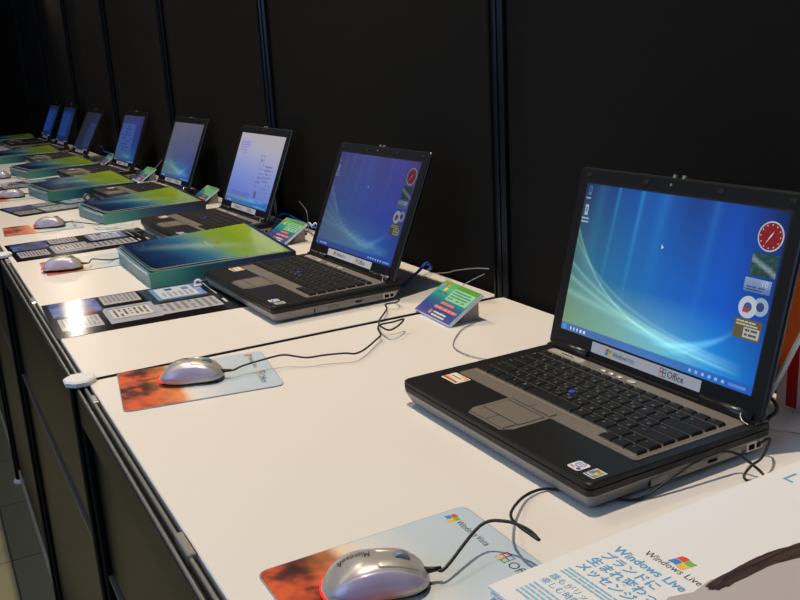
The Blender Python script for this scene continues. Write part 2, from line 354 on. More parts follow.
    if kind in ('window', 'dim', 'blue', 'dark'):
        wcol = {'window': S(176, 184, 230), 'dim': S(60, 84, 150), 'blue': S(28, 60, 128), 'dark': S(40, 56, 94)}[kind]
        a0, a1, b0, b1 = (.06, .70, .16, .90) if kind != 'dark' else (.55, .97, .1, .8)
        if kind != 'window': q(a0, b0, a1, b1, wcol)
        ink = tuple(x * .55 for x in wcol[:3]) + (1,)
        if kind == 'window':
            q(.05, .68, .3, .9, S(168, 172, 206)); lines(mb, x0 + .06 * w, y0 + .7 * h, x0 + .28 * w, y0 + .88 * h, 5, .0012, 0, S(140, 144, 186), 1)
            lines(mb, x0 + .6 * w, y0 + .2 * h, x0 + .72 * w, y0 + .74 * h, 9, .0012, 0, S(112, 118, 178), 2, .4); lines(mb, x0 + .74 * w, y0 + .2 * h, x0 + .95 * w, y0 + .6 * h, 8, .0012, 0, S(120, 124, 176), 6, .5)
            lines(mb, x0 + .12 * w, y0 + .11 * h, x0 + .6 * w, y0 + .17 * h, 2, .0012, 0, S(92, 104, 170), 3); q(.64, .13, .70, .22, S(88, 96, 150), .0011)
        else: lines(mb, x0 + (a0 + .05) * w, y0 + (b0 + .05) * h, x0 + (a1 - .05) * w, y0 + (b1 - .1) * h, 9, .0012, 0, ink, 4, .5); q(a0, b1 - .08, a1, b1, ink, .0012)
    # taskbar
    dc(.022, .024, .0042, S(70, 150, 220) if big else S(60, 90, 170), .0010)
    for x, wd in ((.06, .007), (.08, .007), (.10, .007), (.12, .012), (.142, .012)): q(x, .013, x + wd, .033, S(150, 190, 240) if not big else S(215, 232, 250))
    for x in (.72, .75, .78, .81, .84, .87): q(x, .014, x + .012, .032, S(150, 190, 240))
    q(.90, .014, .975, .032, S(90, 140, 215))
    o = mb.build('screen', 'screen', lid); o['label'] = label
    return o

# ------------------------------------------------------------------ laptops
W, DP = .337, .238
ox = -W / 2
mm = lambda x: ox + x / 1000
def base_ring(z, d, r=.007): return [(x, y, z) for x, y in rrect(-W / 2 + d, d, W / 2 - d, DP - d, r, 5)]
KEYC = {}
def key_mesh(w, h, leg):
    k = (round(w * 1e4), round(h * 1e4), leg)
    if k in KEYC: return KEYC[k]
    mb = MB(); i = .0016
    mb.loft([[(0, 0, 0), (w, 0, 0), (w, h, 0), (0, h, 0)], [(.0002, .0002, .0018), (w - .0002, .0002, .0018), (w - .0002, h - .0002, .0018), (.0002, h - .0002, .0018)],
             [(i, i + .0004, .0034), (w - i, i + .0004, .0034), (w - i, h - i * .6, .0034), (i, h - i * .6, .0034)]])
    for q in range(len(mb.f)):
        if all(mb.v[n].y < .0012 for n in mb.f[q]) and len(mb.f[q]) == 4 and min(mb.v[n].z for n in mb.f[q]) < .003: mb.m[q] = 2  # front skirts get the paler bed colour, painted to look lit
    if leg:
        for j, s in enumerate(leg.split('|')):
            mb.text(s, .0046 if h > .013 and len(s) < 2 else .0030, w * (.16 if j == 0 else .56), h * (.50 if j == 0 else .18), .0036, 1)
    o = mb.build('key', ['key_black', 'key_white', 'key_bed_and_lit_skirt']); KEYC[k] = o.data
    bpy.data.objects.remove(o)
    return KEYC[k]
def key_list():
    out = []; U = .01852; g = .0009; gy = .0024
    def row(x, y, h, items):
        for it in items:
            w, leg = it if isinstance(it, tuple) else (U, it)
            if leg is not None: out.append((x, y + gy - g, w - g, h - gy, leg))
            x += w
    X0 = mm(27); end = mm(319)
    row(X0, .0880, U, [(.0235, 'Ctrl'), (U, 'Fn'), (U, ''), (U, 'Alt'), (U, '無'), (.0790, ''), (U, '変'), (U, 'かな'), (U, 'Alt'), (U, '')])
    row(mm(264), .0880, U, [(U, 'Pg'), (U, '↑'), (U, 'Pg')]); row(mm(264), .0722, .0158, [(U, '←'), (U, '↓'), (U, '→')])
    def full(y, first, legs, last):
        row(X0, y, U, [first] + list(legs) + [(end - X0 - first[0] - len(legs) * U, last)])
    full(.1065, (.0415, 'Shift'), ['Z|つ', 'X|さ', 'C|そ', 'V|ひ', 'B|こ', 'N|み', 'M|も', ',|ね', '.|る', '/|め', '\\|ろ'], 'Shift')
    full(.1250, (.0325, 'Caps'), ['A|ち', 'S|と', 'D|し', 'F|は', 'G|き', 'H|く', 'J|ま', 'K|の', 'L|り', ';|れ', ':|け', ']|む'], 'Enter')
    full(.1435, (.0275, 'Tab'), ['Q|た', 'W|て', 'E|い', 'R|す', 'T|か', 'Y|ん', 'U|な', 'I|に', 'O|ら', 'P|せ', '@|゛', '[|゜'], '')
    full(.1620, (U, '半'), ['1|ぬ', '2|ふ', '3|あ', '4|う', '5|え', '6|お', '7|や', '8|ゆ', '9|よ', '0|わ', '-|ほ', '^|へ', '¥|ー'], 'BS')
    n = 16; w = (end - X0) / n
    row(X0, .1812, .0125, [(w, s) for s in ['Esc', 'F1', 'F2', 'F3', 'F4', 'F5', 'F6', 'F7', 'F8', 'F9', 'F10', 'F11', 'F12', 'Num', 'Prt', 'Del']])
    return out
KEYS = key_list()
def make_base(t):
    MB().loft([base_ring(.0035, .008), base_ring(.006, .0055), base_ring(.0175, .0006), base_ring(.0185, .0006)], 0).build('lower_case', 'laptop_grey', t)
    MB().loft([base_ring(.0185, .0018), base_ring(.0192, .0004), base_ring(.0250, .0), base_ring(.0257, .0012), base_ring(.0264, .0), base_ring(.0306, .0003), base_ring(.0318, .0016)], 0).build('palm_rest', ['laptop_black'], t)
    for x in (-.13, .13):
        for y in (.03, .205): MB().loft([[(x + .008 * math.cos(k * PI / 5), y + .008 * math.sin(k * PI / 5), z) for k in range(10)] for z in (0, .0046)]).build('rubber_foot', 'rubber', t)
    bz = [(mm(22), .066), (mm(120), .066), (mm(127), .061), (mm(126), .016), (mm(134), .0065), (mm(192), .0065), (mm(200), .016), (mm(199), .061), (mm(206), .066), (mm(325), .066), (mm(325), .2135), (mm(22), .2135)]
    b = MB(); z = .0324                                 # grey surround: strips so that the outline stays concave
    b.slab(rrect(mm(22), .066, mm(325), .2145, .005, 4), .0312, z); b.slab([(mm(126), .018), (mm(134), .0065), (mm(192), .0065), (mm(200), .018), (mm(200), .0655), (mm(126), .0655)], .0312, z)
    b.build('keyboard_surround', 'bezel_grey', t)
    kt = MB().slab([(mm(26), .0865), (mm(263), .0865), (mm(263), .071), (mm(320), .071), (mm(320), .1950), (mm(26), .1950)], z, z + .0004).build('keyboard', 'key_bed_and_lit_skirt', t)
    MB().slab(rrect(mm(132), .029, mm(194), .061, .001, 2), z, z + .0003).build('touchpad', 'pad_grey', t)
    tr = MB().slab(rrect(mm(131), .0275, mm(195), .0625, .001, 2), z - .001, z + .0001).build('touchpad_groove', 'well_black', t)
    for x0, x1, y0, y1 in ((133, 162.5, 9, 26.5), (163.5, 193, 9, 26.5), (129, 162.5, 67, 77.5), (163.5, 197, 67, 77.5)):
        MB().slab(rrect(mm(x0), y0 / 1000, mm(x1), y1 / 1000, .002, 3), z - .001, z + .0014, ch=.0006).build('touchpad_button', 'button_pale' if y0 < 30 and False else 'bezel_grey', t)
    MB().loft([[(mm(162.5) + r * math.cos(k * PI / 6), .1255 + r * math.sin(k * PI / 6), zz) for k in range(12)] for zz, r in ((z, .0032), (z + .0042, .0038), (z + .0052, .0032))]).build('pointing_stick', 'track_blue', t)
    # stickers
    def stick(name, x0, y0, x1, y1, fn, label, r=.002):
        mb = MB().slab(rrect(mm(x0), y0 / 1000, mm(x1), y1 / 1000, r, 3), .0316, .0320, 0, S(232, 232, 232)); fn(mb); o = mb.build(name, 'print_satin', t); o['label'] = label
    def s1(mb):
        mb.grid(lambda u, v: (mm(21 + u * 31), .0475 + v * .015, .0322), 8, 4, lambda u, v: ramp(v * .6 + u * .4, [(0, S(228, 120, 90)), (.35, S(238, 226, 190)), (.6, S(232, 232, 215)), (.8, S(240, 196, 70)), (1, S(222, 90, 40))]))
        mb.quad(mm(25), .052, mm(47), .057, .0324, 0, S(240, 240, 232)); lines(mb, mm(27), .0525, mm(46), .0568, 1, .0326, 0, S(90, 120, 80), 1)
        mb.quad(mm(21), .044, mm(50), .0475, .0323, 0, S(214, 90, 60))
    stick('sticker', 20, 42, 53, 64, s1, 'orange and white sticker left of the touchpad')
    def s2(mb):
        mb.disc(mm(301.5), .021, .0322, .0055, 0, S(120, 140, 190), 20); mb.disc(mm(301.5), .021, .0323, .0046, 0, S(238, 238, 242), 20, ry=.0040)
        lines(mb, mm(297.5), .0185, mm(306), .0235, 2, .0325, 0, S(70, 90, 160), 3); mb.disc(mm(306.5), .0135, .0323, .0022, 0, S(110, 70, 150), 12); lines(mb, mm(296), .011, mm(303), .015, 1, .0325, 0, S(190, 110, 100), 6)
    stick('sticker', 294, 9.5, 310, 26.5, s2, 'white sticker with a blue ring', .003)
    def s3(mb):
        mb.grid(lambda u, v: (mm(316 + u * 13.5), .012 + v * .0155, .0322), 4, 4, lambda u, v: mix(S(120, 124, 126), S(200, 204, 204), v)); flag(mb, mm(322.8), .0215, .010, .0324); lines(mb, mm(317.5), .0125, mm(328), .016, 1, .0324, 0, S(225, 225, 225), 6)
    stick('sticker', 315.5, 11, 330, 28, s3, 'silver sticker with a four-colour flag', .001)
    # strip above the keys
    MB().slab(rrect(mm(23), .2000, mm(87), .2115, .005, 4), .0322, .0336, ch=.0008).build('name_tag', 'button_pale', t)['label'] = 'pale rounded tag above the escape key'
    lg = MB(); lg.quad(mm(46), .2045, mm(68), .2066, .0338); lg.build('tag_print', 'ink', t)
    for x, r in ((124.5, .0042), (138, .0042), (152, .0042), (172, .0062)):
        MB().loft([[(mm(x) + q * math.cos(k * PI / 8), .2045 + q * .72 * math.sin(k * PI / 8), zz) for k in range(16)] for zz, q in ((.0322, r), (.0336, r), (.0342, r * .75))]).build('power_button' if r > .005 else 'media_button', 'button_pale', t)
    # hinge cover and hinge barrels
    hc = MB(); hc.loft([[(x, y, z) for y, z in ((.216, .031), (.2165, .0345), (.2275, .0352), (.2375, .0335), (.2378, .031))] for x in (mm(3), mm(334))]); hc.build('hinge_cover', 'laptop_side', t)
    for a, b2 in ((10, 78), (258, 327)):
        MB().loft([[(mm(x), .2235 + .0062 * math.cos(k * PI / 8), .0352 + .0062 * math.sin(k * PI / 8)) for k in range(16)] for x in (a, b2)], smooth=True).build('hinge', 'laptop_side', t)
    arc = MB().tube([(mm(316), .2165, .040), (mm(318), .213, .0375), (mm(323), .211, .0345), (mm(330), .2105, .0335)], .0008, n=6); arc.build('hinge_clip', 'silver', t)
    # right flank: drive, slots, port
    xr = mm(335.2)
    dr = MB().box((xr - .004, .075, .0075), (xr + .0001, .195, .0160)).build('optical_drive', 'laptop_grey', t)
    sl = MB(); sl.box((xr - .003, .076, .0152), (xr + .0004, .194, .0156)); sl.box((xr - .003, .0745, .0075), (xr + .0004, .0752, .016)); sl.box((xr, .098, .010), (xr + .0005, .107, .0135), 1); sl.box((xr, .111, .010), (xr + .0005, .120, .0135), 1)
    sl.box((xr - .001, .150, .0105), (xr + .0008, .162, .0135), 0); sl.build('drive_tray', ['black_gap', 'pad_grey'], dr)
    pt = MB(); pt.box((xr - .002, .203, .0075), (xr + .0008, .226, .0165)); pt.box((xr, .206, .009), (xr + .0012, .214, .0145), 1); pt.box((xr, .217, .009), (xr + .0012, .223, .0145), 1); pt.build('port_block', ['silver', 'black_gap'], t)
    return kt
def make_lid(t, ang):
    lid = MB(); R_ = lambda z, d, r=.006: [(x, y, z) for x, y in rrect(-W / 2 + d, -.003 + d, W / 2 - d, .2285 - d, r, 5)]
    lid.loft([R_(-.0085, .006), R_(-.0065, .001), R_(-.003, 0), R_(-.0015, .0014), R_(0, .001), R_(.0004, .003)])
    o = lid.build('lid', 'laptop_side', t); o.location = (0, .222, .036); o.rotation_euler = (ang, 0, 0)
    MB().slab(rrect(mm(16.5), .0195, mm(320.5), .2105, .002, 2), .0002, .00045).build('screen_gasket', 'well_black', o)
    lt = MB(); lt.box((-.013, .2275, -.004), (-.009, .2315, -.001), 0); lt.box((.001, .2275, -.004), (.005, .2315, -.001), 0); lt.build('latch', ['silver'], o)
    cm = MB().disc(-.012, .2195, .0007, .0016, 0).build('camera_lens', 'silver', o)
    bump = MB()
    for x in (-.15, -.05, .06, .15): bump.slab(rrect(x - .004, .217, x + .004, .222, .002, 3), .0003, .0011)
    bump.build('bumper', 'rubber', o)
    lb = MB().slab(rrect(mm(81), .0055, mm(255), .0185, .0008, 2), .0003, .0008, 0, S(196, 198, 206))
    flag(lb, mm(111), .012, .0095, .0010); lb.text('Windows', .0085, mm(118), .0092, .0010, 0, col=S(84, 88, 96), width=.0245); lb.text('Vista', .0085, mm(143.5), .0092, .0010, 0, col=S(135, 142, 152), width=.0115)
    squares(lb, mm(200), .012, .0095, .0010); lb.text('Office', .0115, mm(206.5), .0082, .0010, 0, col=S(60, 62, 68), width=.024)
    l = lb.build('label_strip', 'print_satin', o); l['label'] = 'silver strip with two logos under the screen'
    MB().loft([[(mm(261) + .0014 * math.cos(k * PI / 5), .0035 + .001 * math.sin(k * PI / 5), zz) for k in range(10)] for zz in (.0002, .0012)]).build('status_light', 'led_green', o)
    return o
LAP = [(.3138, -.5030, .0111, 1.3288, 'bright', 'large open black laptop nearest the camera, bright blue aurora desktop'),
       (.2975, .2499, .0331, 1.168, 'violet', 'second open black laptop from the camera, violet desktop with gadgets'),
       (.3439, .9855, .0246, 1.1827, 'window', 'third open laptop from the camera, pale document window on its screen'),
       (.3600, 1.7343, .0387, 1.1687, 'grey', 'fourth open laptop from the camera, desktop with painted grey glare'),
       (.3562, 2.4987, .0409, 1.1835, 'dim', 'fifth open laptop from the camera, dim blue window on screen'),
       (.3270, 3.3307, .034, 1.0677, 'dark', 'sixth open laptop from the camera, very dark screen'),
       (.3432, 4.0052, .0308, 1.1724, 'blue', 'second farthest open laptop, deep blue screen, lid beside the dark one'),
       (.3500, 4.6688, .018, 1.128, 'blue', 'farthest small open laptop in the dark corner, deep blue screen')]
proto = None
for i, (x, y, a, L, kind, label) in enumerate(LAP):
    t = thing('laptop', label, 'laptop', (x, y, 0), a + USER, 'laptops along the counter')
    if i == 0:
        kb = make_base(t); lid = make_lid(t, L)
        for (kx, ky, kw, kh, leg) in KEYS:
            k = bpy.data.objects.new('key', key_mesh(kw, kh, leg)); C.objects.link(k); k.parent = kb; k.location = (kx, ky, .0328)
        proto = t; pk, pl = kb, lid
        base_parts = [o for o in t.children if o not in (kb, lid)]; keys = list(kb.children); lparts = list(lid.children)
        far = MB()
        far.slab([(mm(26), .0865), (mm(263), .0865), (mm(263), .071), (mm(320), .071), (mm(320), .1950), (mm(26), .1950)], .0324, .0328, 2)
        for (kx, ky, kw, kh, leg) in KEYS:
            me = key_mesh(kw, kh, leg); pf = [p for p in me.polygons if max(p.vertices) < 12]; far.add([v.co + Vector((kx, ky, .0328)) for v in me.vertices][:12], [tuple(p.vertices) for p in pf]); far.m[-len(pf):] = [p.material_index for p in pf]
        fo = far.build('keyboard', ['key_black', 'key_white', 'key_bed_and_lit_skirt']); farme = fo.data; bpy.data.objects.remove(fo)
        make_screen(kind, lid, 'bright blue and green aurora desktop')
    else:
        for p in base_parts:
            c = copy_part(p, t)
            for q in p.children: copy_part(q, c)
        if i < 3:
            kb = copy_part(pk, t)
            for q in keys: copy_part(q, kb)
        else:
            kb = bpy.data.objects.new('keyboard', farme); C.objects.link(kb); kb.parent = t
        lid = copy_part(pl, t); lid.rotation_euler = (L, 0, 0)
        for q in lparts: copy_part(q, lid)
        make_screen(kind, lid, {'violet': 'violet blue aurora desktop', 'window': 'pale lavender document window', 'grey': 'violet desktop with painted grey glare', 'dim': 'dim blue window', 'dark': 'nearly dark screen', 'blue': 'deep blue screen'}[kind])

# ------------------------------------------------------------------ mouse pads
def pad_mesh():
    w, h = .157, .203; mb = MB(); mb.slab(rrect(0, 0, w, h, .009, 5), 0, .0015, 0, S(150, 160, 175))
    def col(u, v):
        n = fb(u * 4, v * 5, 1.3); n2 = fb(u * 11, v * 13, 4.1)
        e = .34 + .05 * (u - .5) + .025 * n
        n3 = fb(u * 22, v * 26, 9.0); rock = mix(mix(S(112, 40, 28), S(216, 94, 50), .5 + .9 * n + .5 * n2 + .25 * n3), S(58, 26, 24), max(0, -.05 - n - .3 * n2) * 1.8)
        rock = mix(rock, S(238, 160, 92), max(0, (v - .16) / .2) * .6)
        sky = ramp((v - .36) / .64, [(0, S(238, 214, 180)), (.15, S(222, 220, 214)), (.5, S(196, 208, 216)), (1, S(190, 206, 220))])
        c = mix(rock, sky, (v - e) / .05)
        d = abs(u - .30 - .012 * math.sin(v * 40)) / (.02 if v < .21 else .011)
        if .12 < v < .27 and d < 1: c = mix(c, S(62, 30, 30), .85 * (1 - d ** 4))
        return c
    loop = rrect(.0008, .0008, w - .0008, h - .0008, .0085, 5)
    def P(u, v):
        y = .0008 + v * (h - .0016); x = .0008 + u * (w - .0016); r = .0085
        dy = max(0, r - (y - .0008), r - (h - .0008 - y)); ins = r - math.sqrt(max(0, r * r - dy * dy)); x = .0008 + ins + u * (w - .0016 - 2 * ins)
        return (x, y, .00165)
    mb.grid(P, 56, 90, col)
    flag(mb, .0145, .182, .0125, .0018); mb.text('Windows', .0095, .0225, .1795, .0018, 0, col=S(70, 76, 84), width=.030); mb.text('Vista', .0095, .0540, .1795, .0018, 0, col=S(92, 98, 108), width=.0165)
    squares(mb, .0945, .183, .0125, .0018); mb.text('Office', .0135, .103, .1775, .0018, 0, col=S(70, 74, 82), width=.033)
    return mb
pads = [(.0315, -.592, 0.0, 'mouse pad nearest the camera, partly under the brochure stack'), (.0395, -.001, -.15, 'mouse pad on the seam beside the second laptop, orange canyon half in view'),
        (.052, .893, -.02, 'mouse pad mostly hidden by the third mouse from the camera'), (.03, 1.482, -.06, 'mouse pad with orange end showing left of the fourth mouse'),
        (.03, 2.235, 0, 'mouse pad under the fifth mouse from the camera'), (.06, 2.99, 0, 'mouse pad under the farthest visible mouse')]
po = None
for i, (x, y, a, lb) in enumerate(pads):
    po = pad_mesh().build('mouse_pad', 'print_satin') if i == 0 else copy_part(po, None)
    tag(place(po, (x, y, 0), a + USER), 'canyon printed ' + lb, 'mouse pad', 'mouse pads along the counter')

# ------------------------------------------------------------------ mice
ML = .086
def mprof(u):
    w = .0265 * (max(0, 1 - (abs(u - .5) / .5) ** 3.2)) ** .42 * (1.0 - .10 * math.exp(-((u - .62) / .16) ** 2)) * (1.03 - .1 * u)
    h = .0300 * (max(0, 1 - (abs(u - .46) / (.46 if u < .46 else .56)) ** (2.3 if u < .46 else 2.7))) ** (.62 if u < .46 else .60)
    h = max(h, .010) if .02 < u < .99 else h
    return max(w, .0006), max(h, .0075)
def mpt(u, th, off=0.0):                                 # th 0 = right side low, pi = left side low
    w, h = mprof(u); zb = .0065 - .002 * math.sin(u * PI)
    c, s = math.cos(th), math.sin(th)
    y = w * math.copysign(abs(c) ** .72, c); z = zb + max(h - zb, .001) * abs(s) ** .80
    n = Vector((0, c, s)); return Vector(((u - .5) * ML, y, z)) + n * off
def patch(mb, u0, u1, t0, t1, off, m=0, nu=18, nv=8, rnd=.25, col=(1, 1, 1, 1)):
    # rounded patch lifted off the shell, with a rim down to it
    g = []
    for j in range(nv + 1):
        for i in range(nu + 1):
            a, b = i / nu * 2 - 1, j / nv * 2 - 1
            k = (1 - rnd * b * b * .5, 1 - rnd * a * a * .5)
            u = (u0 + u1) / 2 + (u1 - u0) / 2 * a * k[0]; t = (t0 + t1) / 2 + (t1 - t0) / 2 * b * k[1]
            e = off if 0 < i < nu and 0 < j < nv else -.0004
            g.append(mpt(u, t, e))
    mb.add(g, [(j * (nu + 1) + i, j * (nu + 1) + i + 1, (j + 1) * (nu + 1) + i + 1, (j + 1) * (nu + 1) + i) for j in range(nv) for i in range(nu)], m, col, True)
def make_mouse(t):
    us = [.5 - .5 * math.cos(PI * i / 26) for i in range(27)]
    sh = MB(); sh.loft([[tuple(mpt(u, PI * k / 22)) for k in range(23)] for u in us], smooth=True); sh.build('shell', 'mouse_silver', t)
    bt = MB(); bt.loft([[((u - .5) * ML * .97 + .001, s * mprof(u)[0] * k, z) for s, k, z in ((1, .93, .0075), (1, .80, .001), (1, .6, 0), (-1, .6, 0), (-1, .80, .001), (-1, .93, .0075))] for u in us[1:-1]], smooth=False); bt.build('base_plate', 'mouse_black', t)
    for s in (0, 1):
        q = lambda a, b: (a, b) if s == 0 else (PI - b, PI - a)
        mb = MB(); patch(mb, .05, .975, *q(.02, .98), .0007, 0, 26, 10, .62); mb.build('side_panel', 'mouse_side', t)
        mb = MB(); patch(mb, .50, .975, *q(1.0, 1.44), .0008, 0, 18, 8, .30); mb.build('mouse_button', 'mouse_button', t)
    tl = MB(); g = []; ny = 30
    for j in range(ny + 1):
        yy = .0205 * math.sin(-PI / 2 + PI * j / ny); u = .0
        while mprof(u)[0] < abs(yy) and u < .5: u += .001
        for z, o in ((.0052, .0002), (.0055, .0009), (.0063, .0010), (.0072, .0008), (.0074, -.001)): g.append(((u - .5) * ML - o, yy * (1 + o * 20), z))
    tl.add(g, [(j * 5 + i, j * 5 + i + 1, (j + 1) * 5 + i + 1, (j + 1) * 5 + i) for j in range(ny) for i in range(4)], 0, smooth=True)
    tl.build('tail_light', 'mouse_red', t)['label'] = 'glowing red strip at the tail'
    wh = MB(); wp = mpt(.74, PI / 2)
    wh.loft([[(wp.x + r * math.cos(2 * PI * k / 20), y, wp.z - .004 + r * math.sin(2 * PI * k / 20)) for k in range(20)] for y, r in ((-.0035, .007), (-.0022, .0078), (.0022, .0078), (.0035, .007))], smooth=True); wh.build('scroll_wheel', 'wheel_grey', t)
    tx = MB(); tmp = MB(); tmp.text('Microsoft', .0066, 0, 0, 0, width=.026)      # lettering wrapped on the back of the shell, read from the tail side
    vs = []
    for v in tmp.v: vs.append(mpt(.47 - v.x / ML * 1.0 + 0, PI / 2 - .10 + (v.y - .002) / .024, .0005))
    tx.add(vs, [tuple(f) for f in tmp.f]); tx.build('lettering', 'ink', t)
    MB().loft([[(ML / 2 - .004 + d, r * math.cos(k * PI / 5), .011 + r * math.sin(k * PI / 5)) for k in range(10)] for d, r in ((0, .0032), (.008, .0022), (.014, .0018))], smooth=True).build('cord_sleeve', 'cord_black', t)
mice = [(.1035, -.669, -.34, 'silver mouse nearest the camera, red tail, lettering on its back'), (.120, -.097, -.45, 'silver mouse on the canyon pad beside the second laptop'),
        (.085, .772, -.40, 'silver mouse between the two dark instruction mats'), (.143, 1.385, -.42, 'silver mouse beside the second blue-green box, orange pad corner left of it'),
        (.125, 2.150, -.35, 'silver mouse at the left edge, beside the third blue-green box'), (.150, 2.86, -.3, 'silver mouse farthest away, cut by the left edge')]
cords = {
 0: [(.147, -.673, .0125), (.176, -.671, .020), (.203, -.668, .026), (.220, -.679, .030), (.228, -.700, .030), (.2275, -.716, .028), (.225, -.707, .030), (.225, -.694, .030), (.233, -.670, .025), (.255, -.642, .015), (.286, -.616, .006), (.309, -.609, .0032), (.323, -.616, .0022), (.345, -.645, .0022), (.362, -.668, .0022),
     (.379, -.674, .003), (.404, -.676, .012), (.435, -.677, .022), (.459, -.678, .025), (.473, -.679, .025), (.488, -.682, .020), (.495, -.695, .012), (.496, -.7085, .005), (.486, -.7085, .0035), (.476, -.706, .005), (.478, -.701, .008), (.490, -.699, .014), (.499, -.702, .020), (.524, -.690, .025), (.540, -.676, .020), (.535, -.668, .012)],
 1: [(.160, -.101, .012), (.185, -.118, .015), (.211, -.120, .018), (.241, -.117, .018), (.256, -.127, .016), (.270, -.138, .014), (.294, -.143, .014), (.320, -.153, .014), (.333, -.158, .012), (.356, -.143, .010), (.397, -.103, .008), (.404, -.098, .010), (.411, -.076, .014), (.417, -.074, .018), (.435, -.080, .020), (.455, -.077, .020), (.434, -.097, .018), (.418, -.098, .015), (.422, -.063, .012), (.435, -.032, .010), (.470, .014, .008), (.483, .033, .008), (.490, .049, .010), (.507, .042, .012), (.517, .053, .013), (.520, .074, .012)],
 2: [(.130, .790, .012), (.150, .782, .014), (.172, .775, .010), (.188, .785, .006), (.20, .80, .003), (.24, .81, .003)],
 3: [(.190, 1.362, .012), (.215, 1.352, .010), (.24, 1.335, .006), (.262, 1.322, .003), (.30, 1.315, .003)],
 4: [(.174, 2.132, .012), (.20, 2.12, .008), (.22, 1.94, .003), (.27, 1.925, .003)],
 5: [(.20, 2.845, .012), (.215, 2.72, .006), (.24, 2.705, .003)]}
mt = None
for i, (x, y, a, lb) in enumerate(mice):
    t = thing('computer_mouse', lb, 'mouse', (x, y, .0018), a, 'mice along the counter')
    if i == 0: make_mouse(t); mp_ = list(t.children)
    else:
        for p in mp_: copy_part(p, t)
    Xi = (Matrix.Translation((x, y, .0018)) @ Matrix.Rotation(a, 4, 'Z')).inverted()
    pts = [(Xi @ Vector(p)) for p in cords[i]]
    st = Vector((ML / 2 + .007, 0, .011)); pts = [st, st + Vector((.007, 0, .0005))] + pts[(2, 1, 1, 1, 1, 1)[i]:]
    MB().tube([tuple(p) for p in pts], .0014).build('cord', 'cord_black', t)

# ------------------------------------------------------------------ instruction mats
def mat_mesh(seed, w=.245, h=.335):
    mb = MB(); mb.slab(rrect(0, 0, w, h, .003, 3), 0, .0008, 0, S(26, 23, 24)); z = .00095; z2 = .0011
    R_ = lambda s0, s1, t0, t1, c: mb.quad(t0 * w, s0 * h, t1 * w, s1 * h, z, 0, c)
    mb.grid(lambda u, v: ((.03 + .42 * u) * w, (.03 + .25 * v) * h, z), 16, 12, lambda u, v: mix(mix(S(52, 66, 150), S(120, 150, 210), .5 + .9 * fb(u * 3 + seed, v * 3)), S(120, 110, 104), max(0, 1 - ((u - .5) / .4) ** 2 - ((v - .5) / .33) ** 2)))
    mb.quad(.36 * w, .20 * h, .43 * w, .25 * h, z2, 0, S(200, 70, 60))
    for s0, s1, t0, t1, n in ((.04, .24, .52, .84, 9), (.30, .50, .02, .30, 8), (.53, .85, .54, .84, 8)):
        R_(s0, s1, t0, t1, S(198, 198, 206)); lines(mb, t0 * w + .003, s0 * h + .003, t1 * w - .003, s1 * h - .003, n, z2, 0, S(150, 148, 156), seed + n)
    R_(.27, .53, .40, .86, S(186, 190, 208)); mb.quad(.47 * w, .30 * h, .74 * w, .50 * h, z + .00008, 0, S(228, 228, 226)); mb.quad(.455 * w, .295 * h, .465 * w, .505 * h, z2, 0, S(90, 90, 90)); mb.quad(.745 * w, .295 * h, .755 * w, .505 * h, z2, 0, S(90, 90, 90))
    lines(mb, .50 * w, .31 * h, .71 * w, .49 * h, 7, z2, 0, S(130, 108, 108), seed + 2)
    R_(.57, .84, .04, .44, S(128, 150, 214)); mb.quad(.07 * w, .595 * h, .40 * w, .80 * h, z2, 0, S(222, 226, 234)); mb.quad(.10 * w, .65 * h, .16 * w, .69 * h, .0012, 0, S(60, 80, 130)); mb.quad(.11 * w, .74 * h, .2 * w, .78 * h, .0012, 0, S(120, 150, 210))
    lines(mb, .22 * w, .61 * h, .38 * w, .79 * h, 6, .0012, 0, S(170, 176, 190), seed + 4)
    mb.quad(.08 * w, .875 * h, .50 * w, .882 * h, z, 0, S(210, 210, 206)); mb.quad(.08 * w, .925 * h, .50 * w, .930 * h, z, 0, S(170, 170, 170)); mb.quad(.66 * w, .87 * h, .78 * w, .885 * h, z, 0, S(220, 220, 216)); mb.quad(.66 * w, .93 * h, .78 * w, .945 * h, z, 0, S(220, 220, 216))
    return mb
mo = None
for i, (x, y, a, lb) in enumerate([(.002, .478, -.03, 'glossy black instruction mat in front of the second laptop'), (.006, 1.186, .02, 'glossy black instruction mat between the mouse and the third laptop'),
                                   (.052, 1.905, .18, 'glossy black instruction mat in front of the fourth laptop'), (.02, 2.66, .1, 'glossy black instruction mat at the left edge, before the fifth laptop')]):
    if i == 0: mo = mat_mesh(1).build('instruction_mat', 'print_gloss')
    else: mo = copy_part(mo, None)
    tag(place(mo, (x, y, 0), a + USER), lb, 'mat', 'instruction mats along the counter')

